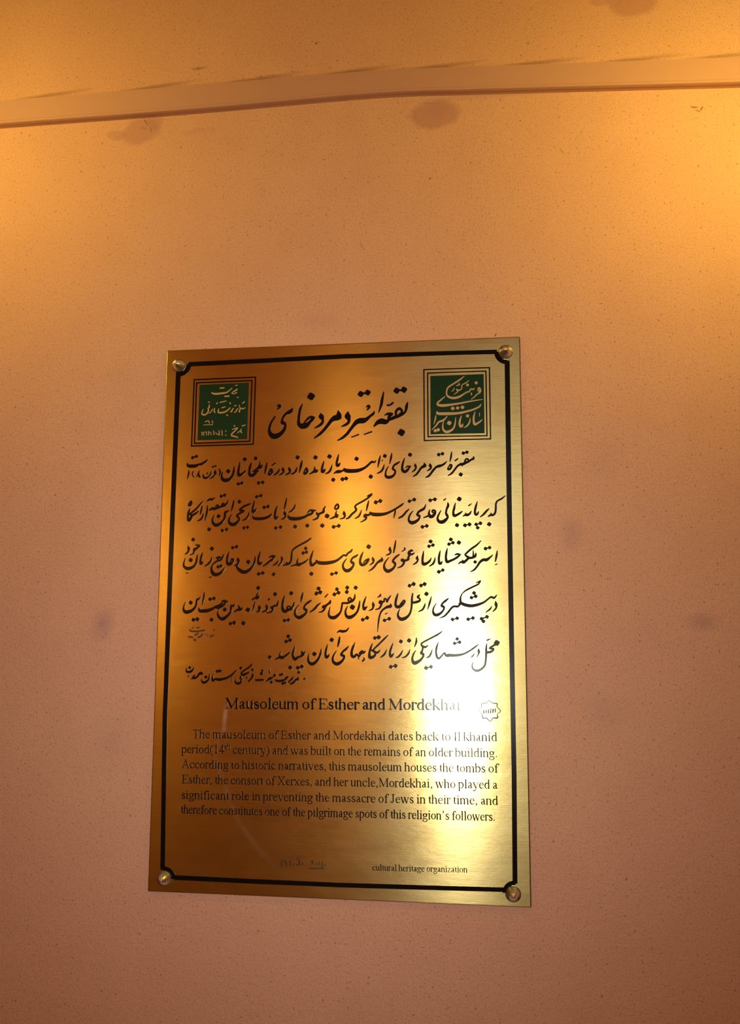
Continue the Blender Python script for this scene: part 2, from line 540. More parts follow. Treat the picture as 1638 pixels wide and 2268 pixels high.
# ------------------------------------------------------------------ plaque
W, H, TH = 0.5, 0.7405, 0.0035
plaque = thing('plaque', 'large brushed brass plaque with Persian and English writing on the plaster wall', 'plaque', (0, 0, -H / 2))
b = bmesh.new(); add_box(b, (-W / 2, -TH, -H / 2), (W / 2, 0, H / 2), 0.0014)
plate = obj('plate', b, M_BRASS, plaque)
plate.data.materials.append(M_EDGE)
uv = plate.data.uv_layers.new(name='UVMap')
for poly in plate.data.polygons:
    if poly.normal.y > -0.99:
        poly.material_index = 1
    for li in poly.loop_indices:
        co = plate.data.vertices[plate.data.loops[li].vertex_index].co
        uv.data[li].uv = (co.x, co.z)

FACE = -TH


def pl(u, v):
    p = px2w(u, v, FACE)
    return p.x, p.z


def scale_at(u, v):
    a, b_, c = pl(u, v), pl(u + 1, v), pl(u, v + 1)
    return math.sqrt(abs((b_[0] - a[0]) * (c[1] - a[1]) - (b_[1] - a[1]) * (c[0] - a[0])))


class Paint:
    """flat paint on the plate: shapes are collected as polygons in (x, z), then united into one clean layer"""

    def __init__(self):
        self.polys = []

    def build(self, name, mat, parent, lift=0.0003):
        vs, fs = [], []
        for P in self.polys:
            area = sum(p[0] * q[1] - q[0] * p[1] for p, q in zip(P, P[1:] + P[:1])) / 2
            if abs(area) < 1e-13:
                continue
            if area < 0:
                P = P[::-1]
            fs.append(list(range(len(vs), len(vs) + len(P))))
            vs += [Vector((x * 1000, z * 1000)) for x, z in P]
        V, E, F, _, _, src = delaunay_2d_cdt(vs, [], fs, 0, 1e-4)
        F = [f for f, o in zip(F, src) if o]         # keep what some painted shape covers
        b = bmesh.new()
        y1, y0 = FACE - lift, FACE
        tv = [b.verts.new((v.x / 1000, y1, v.y / 1000)) for v in V]
        cnt = {}
        for f in F:
            try:
                b.faces.new([tv[i] for i in f])
            except ValueError:
                continue
            for i, j in zip(f, list(f[1:]) + [f[0]]):
                cnt.setdefault((min(i, j), max(i, j)), []).append((i, j))
        low = {}
        for k, uses in cnt.items():
            if len(uses) == 1:
                i, j = uses[0]
                for n in (i, j):
                    if n not in low:
                        low[n] = b.verts.new((tv[n].co.x, y0, tv[n].co.z))
                b.faces.new((tv[j], tv[i], low[i], low[j]))
        for v in [v for v in b.verts if not v.link_faces]:
            b.verts.remove(v)
        return obj(name, b, mat, parent)


def ribbon(paint, pts, smooth=True, caps=True):
    """band of varying width; pts are (x, z, width) on the plate"""
    S = catmull(pts, 0.0011) if smooth else list(pts)
    S = [s for i, s in enumerate(S) if i == 0 or math.dist(s[:2], S[i - 1][:2]) > 1e-6]
    if len(S) < 2:
        return
    Lf, Rt = [], []
    for i, (x, z, w) in enumerate(S):
        a, c = S[max(i - 1, 0)], S[min(i + 1, len(S) - 1)]
        dx, dz = c[0] - a[0], c[1] - a[1]
        d = math.hypot(dx, dz) or 1.0
        nx, nz = -dz / d, dx / d
        h = max(w, 0.0002) / 2
        Lf.append((x + nx * h, z + nz * h)); Rt.append((x - nx * h, z - nz * h))
    for i in range(len(S) - 1):
        # two triangles, so that a quad folded in a tight bend stays a valid face
        paint.polys.append([Lf[i], Lf[i + 1], Rt[i + 1]])
        paint.polys.append([Lf[i], Rt[i + 1], Rt[i]])
    if caps:
        for (x, z, w) in (S[0], S[-1]):
            if w > 0.0010:
                paint.polys.append([(x + w / 2 * math.cos(t), z + w / 2 * math.sin(t)) for t in [math.pi * 2 * k / 12 for k in range(12)]])
        for i in range(6, len(S) - 6, 6):            # round the outside of bends
            x, z, w = S[i]
            if w > 0.0016:
                paint.polys.append([(x + w / 2 * math.cos(t), z + w / 2 * math.sin(t)) for t in [math.pi * 2 * k / 10 for k in range(10)]])


def dot(paint, x, z, r):
    """rhombic pen dot with softened corners"""
    ring = []
    for k in range(16):
        t = 2 * math.pi * k / 16
        rr = r * (0.80 + 0.20 * abs(math.cos(2 * t)))
        ring.append((x + rr * math.cos(t + 0.21) * 1.02, z + rr * math.sin(t + 0.21)))
    paint.polys.append(ring)


def px_line(paint, pts, w, smooth=False):
    ribbon(paint, [(*pl(u, v), w * scale_at(u, v)) for u, v in pts], smooth, False)


# border line with hollowed corners round the studs
STUDS = [(396, 810), (1119, 780), (1136, 1980), (364, 1945)]
b = Paint()
BW = 10.0
px_line(b, [(417, 807), (590, 798.5), (760, 789.5), (930, 784), (1100, 779.5)], BW)
px_line(b, [(1122.5, 799), (1126, 1040), (1132, 1400), (1138, 1715), (1140, 1957)], BW + 1)
px_line(b, [(386, 1943.5), (560, 1952), (750, 1960), (930, 1965.5), (1116, 1970.5)], BW)
px_line(b, [(395, 822), (386, 1040), (375, 1320), (365, 1590), (360, 1926)], BW + 0.5)
for (cx, cy), (a0, a1) in zip([(395, 807), (1122, 780), (1140, 1977), (361, 1946)], [(0, 90), (90, 180), (180, 270), (270, 360)]):
    arc = []
    for k in range(13):
        t = math.radians(a0 - 2 + (a1 - a0 + 4) * k / 12)
        arc.append((cx + 23 * math.cos(t), cy + 22 * math.sin(t)))
    px_line(b, arc, BW)
o = b.build('border_line', M_INK, plaque); o['label'] = 'black border line with hollowed corners'


def stud(u, v):
    x, z = pl(u, v)
    b = bmesh.new()
    add_lathe(b, [(0, -.002), (.0098, -.002), (.0098, .0014), (.0092, .0022), (.0074, .0052), (.0048, .0086), (.0022, .0116), (.0010, .0127), (0, .0130)], (x, FACE, z), (0, -1, 0), 40)
    return obj('stud', b, M_STEEL, plaque)


for s in STUDS:
    o = stud(*s); o['label'] = 'conical steel stud'

# green enamel panels
LEFT = dict(out=[(430, 841), (565.6, 835.5), (560.6, 983.8), (424, 988)], inn=[(435.3, 848), (557.8, 842.8), (552.8, 977.4), (430.5, 982)],
            fill=[(442, 852.5), (551, 847.5), (547, 972.5), (437.2, 975)])
RGHT = dict(out=[(938.3, 818.8), (1083.4, 814.4), (1085.8, 972.1), (939.3, 976)], inn=[(946.6, 826.6), (1075.5, 822.2), (1078, 965.3), (947.6, 967.3)],
            fill=[(952.5, 833), (1070.7, 828.6), (1072.6, 959.8), (953, 962.4)])
panels = {}
for key, g, lab in (('register_panel', LEFT, 'green enamel registration panel, left'), ('emblem_panel', RGHT, 'green enamel emblem panel, right')):
    b = Paint(); b.polys.append([pl(*q) for q in g['fill']])
    p = b.build(key, M_GREEN, plaque); p['label'] = lab
    panels[key] = p
    for ring in ('out', 'inn'):
        b = Paint()
        R = g[ring]
        for k in range(4):
            a, c = R[k], R[(k + 1) % 4]
            d = math.dist(a, c)
            e = 1.4 / d
            px_line(b, [(a[0] + (a[0] - c[0]) * e, a[1] + (a[1] - c[1]) * e), (c[0] + (c[0] - a[0]) * e, c[1] + (c[1] - a[1]) * e)], 2.9)
        o = b.build('frame_line', M_INK, p); o['label'] = 'thin dark frame line'

# ------------------------------------------------------------------ traced lettering
LETTERING = '''
@title_lettering
#590 850 9.635
558 525 20 510 590 80 430 630 55 370 690 42 335 770 45 338 830 75 385 845 60 400 900 52 380 970 60 320 1050 80 230 1110 105 140 1118 110 80 1065 85 57 980 52 78 880 45 120 790 38 180 705 28
230 480 22 272 462 58 285 492 45 240 540 30
765 435 18 722 530 48 697 640 50 685 760 55 690 860 75 760 905 115 850 885 110 920 820 60 975 760 70 1030 715 20
1010 722 40 950 708 50 890 740 50 800 835 28
d 950 270 80
1155 635 25 1165 695 112 1197 760 55 1190 830 55 1130 890 55 1030 945 22
1528 580 25 1540 650 100 1530 712 125 1450 735 115 1380 785 80 1310 880 65 1220 990 60 1130 1080 55 1025 1158 28
1560 690 60 1570 735 50
#740 850 9.635
290 612 40 285 690 130 310 755 75 305 820 58 250 870 55 160 910 25
855 590 20 830 640 55 760 695 55 690 755 80 620 785 115 550 790 115 480 815 100 410 890 72 340 980 62 270 1070 60 180 1150 52 75 1208 25
d 565 218 64 712 188 62
640 205 40 655 200 40
685 492 26 735 475 62 748 505 45 700 555 30
1052 178 25 1020 340 55 1000 450 55 948 610 18
370 1140 25 515 1085 32
640 1082 25 795 1025 32
d 1330 148 66 1485 128 66
1400 140 40 1415 138 40
1135 455 40 1180 458 38 1250 408 38
1567 385 12 1543 470 58 1530 550 50 1490 625 45 1400 675 62 1300 712 72 1220 748 66 1150 775 55
1315 660 45 1318 585 50 1380 530 58 1432 560 50 1440 620 52 1390 655 45
1165 770 62 1165 720 62 1192 670 72 1235 645 48 1150 640 52 1080 668 25
1160 775 55 1095 815 100 1010 800 120 930 825 90 848 905 32
d 1430 1040 76
1345 1070 12 1390 1045 40
@inscription_line
#405 995 9.635
d 205 180 34 288 152 34
240 170 30 250 165 30
545 212 10 490 258 42 450 282 38 400 315 52 340 325 40 270 355 66 180 362 70 110 350 60 95 300 18
125 460 22 120 530 32 95 630 14
225 470 16 198 530 22 235 600 16
345 465 16 325 530 34 290 590 14
325 510 20 355 590 42
d 518 515 20
595 475 14 585 540 26 540 590 30 480 615 44 440 595 40 430 540 20
d 640 375 24 690 360 24
690 452 20 685 495 62 692 530 34 640 590 32 570 632 14
770 415 16 795 490 34 770 570 16
d 965 470 46
1090 372 16 1083 470 42 1050 570 44 990 640 62 900 665 76 840 635 62 825 570 38 845 480 12
d 1318 215 42 1180 738 36 1258 720 36
1215 740 30 1225 735 30
1215 275 14 1195 390 40 1180 480 46 1195 550 70 1240 540 52 1290 505 44 1332 462 26
d 1552 195 40 1615 718 38
1455 295 20 1430 380 48 1415 470 46 1425 545 62 1470 560 66 1530 530 66 1570 475 46 1610 465 30
1600 478 30 1540 462 40 1490 475 24
#565 995 9.635
100 260 12 95 330 34 75 390 60 20 430 38 -20 465 40
75 395 55 120 375 60 145 335 20
100 400 40 130 385 36
d 75 720 38 158 708 38
248 288 20 230 390 42 200 520 20
360 345 30 425 300 32
330 430 46 295 490 26 285 535 46 330 530 46 362 480 40 350 430 40 322 440 40
330 455 34 320 480 24
515 410 12 498 470 40 460 515 40 400 550 22
590 400 30 590 435 62 605 480 40 580 515 38 515 550 22
718 395 26 730 430 60 745 470 40 720 510 40 650 548 22
d 903 175 44
890 380 12 872 450 40 840 500 40 770 530 24
1000 245 20 975 350 50 940 500 20
1095 405 40 1050 465 28 1045 520 48 1085 510 48 1112 450 48 1085 415 42
d 1285 175 46 1582 155 46
1270 372 14 1265 420 36 1285 470 70 1240 480 50 1200 510 36 1155 530 18
1300 475 55 1330 450 30
1465 262 22 1435 360 44 1420 440 46 1435 480 70 1470 455 56 1485 430 30
1640 330 12 1610 430 42 1570 490 42 1505 520 24
#725 995 9.635
d 45 155 46 620 205 46 122 652 44 320 640 44 398 625 42 922 585 46 1222 145 42
236 115 20 212 215 45 195 300 48 212 350 68 250 325 50 265 300 26
1030 245 24 1000 280 34 950 268 46 900 305 44 830 370 48 750 420 62 640 455 76 500 465 82 390 455 80 355 420 40
370 430 56 320 460 36 270 475 60 220 480 70 170 495 40 125 525 12
1125 140 20 1100 250 42 1072 385 16
1165 220 14 1168 250 20
1210 330 14 1185 410 40 1140 475 40 1065 515 24
1370 90 20 1352 190 42 1325 310 16
1535 270 24 1480 305 44 1420 345 40 1390 415 42 1420 440 46 1445 470 38 1430 530 44 1380 580 56 1310 600 66 1250 580 58 1238 510 36 1260 430 30 1300 365 14
#885 995 9.635
d 218 118 44 830 115 38 910 98 38 1355 85 38 1430 65 38 1300 540 44
100 195 18 68 290 42 50 390 46 62 455 60 110 480 64 160 450 52 195 400 40 235 358 20
200 365 30 160 365 30 130 395 16
325 318 22 330 350 54 345 390 36 320 440 38 265 485 18
520 300 24 535 350 70 500 370 60 450 405 46 400 480 42 350 540 38 285 582 20
545 355 36 540 365 36
645 318 30 650 355 66 665 390 40 640 430 38 585 462 18
1000 260 16 950 310 40 890 345 46 840 360 62 780 380 46 720 440 46 660 520 44 610 575 42 555 602 22
1105 65 22 1092 160 38 1070 265 16
1180 245 26 1232 205 30
1075 330 36 1035 385 24 1030 425 46 1065 425 46 1095 380 42 1105 340 38 1080 330 36
1575 165 28 1570 200 50 1520 225 40 1470 262 42 1400 290 56 1340 320 56 1280 330 48 1220 370 40 1160 450 40 1100 520 38 1030 562 20
1385 275 36 1400 225 36 1440 205 36 1470 245 40
1300 310 46 1330 345 36
@inscription_line
#405 1090 9.635
175 190 30 180 235 48 160 275 44 125 285 40 125 245 26 170 200 30
150 350 14 120 430 44 105 520 40 120 600 60 160 575 56 185 520 44 165 475 40 120 480 30
425 195 20 370 260 34 290 350 38 200 425 40 160 470 50
325 410 26 270 455 42 200 495 48 165 540 50
410 295 18 390 380 36 370 470 22
435 450 12 415 530 36 380 580 38 320 612 24
525 290 20 510 430 42 470 600 16
690 115 12 620 155 44 570 155 44 510 195 14
d 815 88 34 890 65 36 760 515 42 558 795 42 838 820 36 930 795 36 1205 205 40 1300 765 34 1375 750 34
835 86 22 870 80 22
965 175 12 935 240 38 890 280 46 820 305 44 760 325 46 700 350 44
830 270 34 855 240 34 885 265 34
760 320 34 735 285 34 760 265 30 700 300 28
710 340 40 660 355 64 620 350 50 560 390 22
975 395 22 930 420 46 900 430 44 895 510 46 870 590 44 800 665 54 710 705 72 650 670 56 625 600 38 665 480 12
1085 180 22 1065 290 42 1035 400 22
1445 245 20 1370 275 40 1290 310 42 1210 380 38 1290 400 52 1230 440 40 1160 490 44 1165 525 50 1195 560 40 1180 620 48 1110 680 70 1040 690 72 990 650 56 985 580 38 1055 455 12
1410 435 14 1385 520 38 1345 570 38 1275 602 22
1525 185 18 1500 290 40 1480 390 40 1500 420 62 1565 365 28
1485 500 14 1510 555 50 1580 570 56 1640 565 56
#565 1090 9.635
d 32 98 36 122 75 36 190 325 38 275 308 38 440 765 38 540 745 38 850 735 42 1110 715 42 1430 715 46 1530 510 50
55 92 22 100 84 22
215 322 24 255 316 24
-10 560 50 60 570 62 180 560 60 280 525 50 330 490 40 350 465 14
465 300 18 435 400 42 418 500 44 435 560 62 485 525 30
670 130 18 645 250 38 620 370 18
625 415 24 630 455 64 645 500 34 625 550 38 555 582 18
855 260 14 830 330 36 790 385 36 720 432 20
1300 390 14 1230 395 52 1170 390 40 1115 440 22
1240 400 44 1200 460 50 1120 490 50 1050 530 52 950 560 66 850 570 74 750 560 70 705 520 40 705 490 16
1495 305 20 1460 370 42 1455 420 56 1400 450 44 1350 470 50 1320 470 50 1310 440 30
1350 470 46 1340 530 42 1300 570 40 1230 595 20
#725 1090 9.635
d -5 510 48 130 742 42 240 720 42 1030 218 44 1125 190 44
160 735 26 220 725 26
1060 210 26 1090 200 26
215 260 40 235 290 40 225 340 42 180 365 38 155 345 34 175 290 36 210 258 36
195 400 16 180 450 36 190 520 76 215 490 40 130 540 44 50 572 20
350 415 28 355 460 66 370 510 40 345 550 38 265 575 18
945 40 32 880 75 40 850 85 22
940 60 30 870 120 36 770 185 38 670 240 38 600 285 36 590 330 42 615 365 42 590 410 44 520 470 44 460 540 44 400 572 24
725 385 14 690 480 38 650 530 38 590 560 22
880 180 18 855 280 40 830 395 22
1615 240 18 1540 300 40 1440 365 42 1340 420 48 1220 465 62 1080 480 76 960 470 74 910 435 38
1450 360 24 1435 460 34 1410 555 14
930 450 50 870 490 44 810 490 60 790 520 56 830 540 40 800 590 38 710 640 20
1640 460 36 1590 520 44 1520 555 28
#885 1090 9.635
d 205 195 38 308 160 40 650 175 40 748 155 40 1268 148 50 482 742 40 575 722 40 1220 705 44
230 185 22 280 172 22
680 168 24 720 162 24
510 735 22 545 728 22
80 240 18 30 285 38 -10 310 30
195 365 20 140 415 40 70 500 40 -10 548 40
555 260 14 525 340 44 480 375 54 410 415 46 370 480 46 400 500 50 425 515 40 400 580 48 330 635 66 260 655 76 205 625 56 190 560 40 225 470 34 285 400 14
640 375 16 620 450 44 650 520 70 690 520 66 740 470 56 755 410 44 720 385 40 690 410 40 710 440 30
640 490 44 580 520 36 510 545 24
940 170 28 985 138 18
1025 230 26 1030 290 52 1000 360 42 985 450 44 1005 490 56 1020 540 44 970 600 66 900 640 76 830 620 62 805 550 42 840 460 32 880 390 14
1185 235 18 1160 340 46 1140 440 46 1160 500 66 1210 490 52 1280 450 44 1330 410 20
1470 290 26 1525 250 18
1525 405 16 1490 460 44 1440 490 54 1390 490 44 1350 515 20
1440 490 46 1400 450 22
#965 1090 9.635
d 620 708 42 715 690 42 858 690 40 948 665 40 890 760 38 1135 685 46
645 700 24 690 695 24
885 682 22 920 675 22
880 205 18 850 310 44 830 420 46 850 480 52 890 460 40 905 420 24
1130 355 22 1080 400 42 1020 470 42 950 525 24
1475 80 18 1400 140 36 1310 190 34 1280 250 38 1275 360 42 1262 440 44 1220 490 44 1165 490 50 1115 520 22
1210 500 34 1175 455 28
@inscription_line
#395 1185 9.635
d 315 98 40 262 535 44 715 292 44 1155 270 36 1240 250 36 845 680 36 905 660 36 1490 572 44
1180 268 22 1215 260 22
870 672 22 885 665 22
205 245 26 220 290 60 215 340 40 180 385 36 145 410 20
370 210 22 410 220 34 455 225 30 400 275 40 345 310 66 335 350 48 310 400 30 250 425 18
405 425 18 390 520 42 370 610 42 310 680 54 210 715 72 140 690 56 110 630 38 145 490 12
520 370 12 490 450 40 470 540 44 480 610 62 510 590 44 530 570 20
705 475 14 690 550 38 630 620 38 560 665 20
965 415 16 945 470 38 915 520 40 870 545 36 835 520 34 850 490 40 895 480 44 850 470 36 805 490 26
870 540 34 800 570 36 740 630 34 705 720 46 730 810 72 790 845 76 880 820 56 950 750 40 1000 695 14
1080 355 12 1050 450 40 1035 550 44 1060 620 70 1120 605 60 1165 560 44 1160 510 44 1125 530 36 1115 560 24
1265 490 24 1275 540 64 1285 580 38 1260 620 36 1195 655 18
155 815 14 210 810 18
655 905 18 700 898 22
#545 1185 9.635
d 50 580 40 265 830 38 355 810 38 588 840 40 1390 828 44 1215 385 38 1285 365 36 1270 285 38
295 825 22 325 818 22
1235 378 22 1260 370 22
190 450 12 185 540 38 150 650 44 70 740 56 -10 785 70 -80 785 76 -150 740 66 -195 690 42 -200 640 36 -160 550 12
305 350 14 275 440 40 255 540 44 275 610 64 320 595 44 335 580 22
630 460 14 580 450 50 520 460 34 485 480 16
600 465 34 560 520 50 500 560 40 440 610 40 365 660 22
680 545 14 650 600 38 575 650 20
750 465 24 765 510 54 750 570 36 720 620 36 680 655 22
1380 70 28 1300 130 40 1180 195 38 1050 270 38 985 340 34 968 430 40 960 520 44 935 590 44 880 620 56 835 630 40 790 660 18
890 610 36 855 585 26
1320 515 18 1250 575 40 1180 610 44 1110 630 76 1085 590 44 1105 500 16
1110 630 44 1040 640 36 955 665 18
1430 335 14 1395 430 42 1370 540 46 1390 640 64 1440 630 46 1480 600 36 1510 580 30
#685 1185 9.635
d 478 835 38 570 810 38 1262 250 50
510 828 22 540 820 22
910 310 30 880 350 44 820 390 40 780 440 44 730 430 40 680 470 46 590 540 52 480 580 68 330 600 76 200 590 70 145 545 36
170 570 56 110 600 34 80 620 20
1030 420 26 985 455 46 920 490 40 885 560 44 915 590 60 945 610 44 920 680 48 850 750 70 780 760 72 725 710 52 715 630 40 750 560 30 800 495 12
1145 360 16 1105 450 46 1080 550 48 1095 620 64 1140 640 60 1200 610 56 1250 550 46 1265 510 34 1200 540 34 1150 590 22
1345 480 26 1360 530 62 1370 560 40 1345 600 36 1290 640 20
1540 485 26 1545 535 66 1500 555 60 1440 600 44 1390 670 42 1330 730 38 1265 770 18
#825 1185 9.635
d 1235 138 42 1200 240 38 1285 215 38 1410 785 42 1495 748 38
1220 235 24 1265 222 24
1435 775 24 1475 760 24
370 265 30 365 310 64 385 350 42 370 390 38 330 415 34 285 435 18
490 120 22 470 250 42 445 375 26
570 415 22 520 450 44 465 500 42 430 560 48 470 600 54 480 640 44 440 710 50 370 760 68 310 770 74 255 720 60 245 640 42 280 560 32 345 480 14
680 280 34 690 300 30 660 330 26 620 350 18
885 385 24 845 410 42 800 400 40 790 360 40 850 335 30
830 325 44 770 360 40 770 410 50 800 425 40 760 470 44 760 520 50 710 540 48 660 560 46 610 540 36 640 520 46 670 560 46 655 620 44 610 670 38 535 700 20
955 455 30 945 500 60 965 530 36 930 590 38 865 630 22
1085 345 18 1070 450 44 1062 560 48 1085 620 70 1150 605 54 1200 570 46 1225 540 40 1250 490 16
1330 480 14 1315 560 40 1280 620 40 1215 665 22
1440 335 18 1420 430 44 1410 530 48 1430 610 62 1465 600 40 1480 560 20
#945 1185 9.635
d 510 95 42 470 195 38 555 165 38 682 162 46 1250 290 40 1335 270 38 1028 575 38
500 185 24 530 172 24
1280 282 24 1310 275 24
435 285 18 415 380 46 405 490 50 430 570 66 500 550 52 580 515 46 660 465 46 725 410 18
700 420 40 650 405 44 595 425 22
1150 125 18 1060 215 38 940 300 42 850 380 40 815 420 34 860 460 50 910 490 52 970 480 50 990 440 40 985 330 18
980 480 50 1030 450 56 1045 390 26
890 490 50 840 540 52 780 585 60 730 575 44 670 615 20
780 580 50 760 540 30
1400 430 20 1330 490 44 1270 530 66 1200 530 60 1130 580 50 1070 670 42 1010 740 40 930 785 16
1500 340 20 1485 440 44 1460 560 26
1455 635 18 1495 622 22
@inscription_line
#395 1290 9.635
d 262 432 44 675 358 38 760 340 38 320 798 40 405 785 42 705 795 42 990 580 44 1110 880 38 1190 860 42 1385 870 46 1485 585 48
700 352 24 730 345 24
345 795 24 380 788 24
1135 872 24 1165 866 24
465 315 14 420 360 42 395 360 36 385 430 42 365 510 44 300 590 56 220 625 72 150 630 72 110 580 46 115 510 26 150 415 12
552 215 20 535 340 40 510 475 20
1045 410 26 985 395 50 930 400 30
1010 420 40 960 480 46 900 520 52 840 545 44 790 515 38 860 490 40 920 450 34 945 430 30
860 530 36 800 520 44 720 565 56 620 600 72 520 610 72 450 605 52 430 545 20
1220 450 12 1170 500 46 1125 500 40 1120 580 44 1100 650 44 1030 725 58 940 780 72 870 745 56 840 680 42 845 630 26 875 545 10
1280 490 20 1310 570 60 1350 560 40 1370 530 18
1310 585 50 1260 585 44 1190 625 22
#540 1290 9.635
d 305 118 44 85 585 48 665 250 44 535 362 28 1008 230 44 865 815 38 950 800 38 1550 230 40 1630 205 40 1595 130 42
890 808 24 920 805 24
300 220 16 280 280 44 270 335 58 320 310 44 340 290 22
280 340 44 230 335 40 170 370 22
240 410 16 215 500 38 190 610 16
330 510 40 345 560 44 330 590 40 290 625 40
320 520 34 310 560 28
470 480 24 490 530 58 480 590 38 400 630 26
740 380 12 715 470 44 720 490 36 650 500 40 600 540 56 590 530 60 615 570 46 590 620 36 490 650 18
868 280 16 835 390 46 820 500 48 835 590 70 880 620 64 930 590 60 1000 570 52
920 570 44 930 520 36 965 510 30 1000 545 36
1075 425 22 1050 500 44 1010 570 46
1258 215 16 1235 310 46 1212 425 16
1435 385 26 1380 420 48 1310 480 40 1280 560 44 1330 590 56 1325 650 44 1260 710 60 1180 750 72 1110 720 52 1085 650 44 1110 560 30 1175 475 16
#680 1290 9.635
d 193 240 40 275 215 42 240 130 42 580 255 42 670 220 42 635 145 40 855 110 42 845 205 42 1035 112 44 965 528 56 1185 795 40 1280 755 42
225 230 26 250 222 26
605 245 26 640 230 26
845 170 20 855 160 20
1215 785 24 1250 770 24
385 310 30 440 250 22
290 435 14 220 490 44 150 570 42 60 635 22
495 385 26 485 430 54 430 470 44 370 520 66 330 530 44 350 500 40
380 520 50 370 570 42 320 620 36 250 638 20
1020 250 16 1010 330 42 970 390 50 920 410 58 860 440 46 810 440 44 750 440 40
875 380 40 885 340 34 920 330 34 945 370 40
750 440 36 735 530 40 715 620 40 660 695 56 580 750 74 500 745 66 460 690 44 465 620 30 490 515 10
1122 400 22 1105 510 42 1070 620 44 1000 700 58 910 745 76 840 720 60 815 640 42 830 570 32 865 505 14
1255 300 14 1220 400 42 1195 490 44 1215 570 64 1250 540 46 1275 520 26
1400 425 22 1410 475 62 1410 520 42 1385 570 38 1320 600 20
1545 300 24 1500 320 14
1570 250 14 1560 285 40
#820 1290 9.635
d 835 70 40 920 35 44 1080 65 40 1155 35 44 1195 245 46 300 810 38 400 775 40
865 60 24 890 48 24
1110 55 24 1130 45 24
330 800 24 370 785 24
210 250 20 205 280 28 150 320 16
435 280 18 385 350 40 350 420 34 340 360 30 300 350 40 290 400 40 230 430 50 190 440 40 205 400 40 240 420 50 225 490 44 190 550 38 110 580 20
430 465 30 430 510 64 370 520 60 310 550 46 250 600 40 205 680 34 175 820 34 150 1060 12
320 672 26 365 650 14
585 240 22 555 340 48 535 440 50 550 510 60 610 520 68 680 480 52 735 410 34 715 380 30 670 430 34 620 490 24
1045 270 32 1010 310 50 1050 350 36 1050 390 46 980 420 50 910 430 46
900 240 30 885 350 42 880 480 40 860 610 40 810 710 50 720 775 72 640 780 72 590 720 52 590 650 34 630 560 12
1170 440 12 1150 510 38 1110 580 38 1030 622 20
1300 300 16 1265 430 42 1222 575 16
#945 1290 9.635
d 950 325 40 1040 295 42 1005 225 42 545 790 42 645 765 42 880 785 42 980 760 42 1165 775 42 1280 735 42 1205 830 42
980 315 24 1010 305 24
570 785 24 620 772 24
905 780 24 950 768 24
1195 765 30 1250 745 26
455 345 24 400 390 46 340 440 40 310 500 46 360 520 52 355 580 40 300 650 50 220 695 64 155 680 60 130 600 38 155 520 28 205 440 12
1490 270 18 1430 330 46 1370 310 42 1310 350 36 1220 420 44 1100 470 58 950 500 68 820 480 72 740 450 66 695 455 50
1130 -5 30 1090 40 36 980 95 38 850 160 36 760 230 24 720 310 34 715 400 52 740 460 50
1140 -30 34 1060 5 24
700 480 40 650 515 50 580 510 46 520 550 46 450 640 44 370 720 38 270 760 16
1465 410 26 1475 470 66 1480 530 38 1450 580 34 1405 620 20
1385 510 14 1345 570 38 1260 635 20
@inscription_line
#585 1385 9.635
d 118 678 40 468 345 40 552 315 42 512 235 42 552 900 42 715 905 40 800 880 42 1068 612 48 1438 310 46
495 338 24 525 325 24
740 895 24 775 888 24
545 575 18 490 620 40 420 670 44 370 690 66 330 650 40 350 570 16
370 690 44 310 690 40 230 728 18
655 435 14 625 540 42 605 630 46 650 720 66 720 680 44 780 660 44 830 610 66 870 565 24
800 560 34 810 620 44
1215 505 16 1195 610 42 1160 700 44 1090 790 58 1010 825 70 950 780 52 935 710 40 955 600 12
1350 410 14 1320 510 42 1305 610 46 1325 680 64 1370 650 40 1380 620 18
1610 250 24 1595 350 42 1570 455 18
#725 1385 9.635
455 50 18 400 115 44 320 130 56 260 120 46 205 155 16
255 250 24 240 350 42 215 455 18
445 450 22 390 510 46 330 560 42 290 630 46 345 650 56 345 710 46 290 780 58 200 825 74 125 780 56 110 700 42 140 620 30 190 545 14
585 365 14 545 460 46 515 560 50 520 650 62 570 670 56 620 620 44 670 660 44 700 620 36 680 600 36 740 550 40 770 590 40 800 555 30
660 690 30 665 730 14
700 615 40 790 570 40
770 690 20 785 725 34 750 760 40
d 1010 270 40 1090 255 46 1565 345 42 1350 885 42 1450 865 44
1035 265 24 1070 258 24
1380 878 24 1420 870 24
955 390 18 920 490 44 895 580 46 900 680 66 960 680 60 1010 640 48 1020 600 40 990 560 40 940 530 36
1285 215 22 1210 290 38 1100 400 38 1000 495 34 980 530 36 1010 570 50 1070 580 44 1120 530 20
1260 520 14 1225 600 40 1180 650 38 1130 685 18
1395 385 16 1355 490 42 1330 590 46 1350 660 66 1390 630 40 1410 600 18
1605 530 14 1565 610 40 1510 670 40 1460 688 20
#830 1385 9.635
d 728 325 46 1090 910 44 1195 885 42
1120 905 24 1165 892 24
885 270 20 880 360 42 845 460 18
745 520 14 715 600 40 650 670 38 580 690 18
870 535 14 820 620 36 795 720 46 830 800 76 880 795 76 960 750 56 1020 680 44 1030 620 54 985 590 56 1010 540 40 1020 480 40
1435 125 20 1340 195 38 1180 280 36 1030 360 34 985 405 34 1020 450 48 1080 465 46 1130 430 20
1220 520 14 1195 600 38 1150 670 38 1095 690 18
#945 1385 9.635
d 590 385 40 695 360 42 645 290 40 1490 375 62
615 380 24 670 365 24
245 360 16 210 460 42 195 560 44 210 660 50 240 705 50 280 690 44 340 620 36 375 580 26
1105 400 16 1030 460 36 900 550 40 780 610 46 640 640 62 490 640 68 410 640 66 380 590 34
1275 320 24 1305 310 30 1350 290 18
1100 505 24 1105 550 60 1105 600 36 1060 685 16
1010 600 14 980 650 34 930 695 16
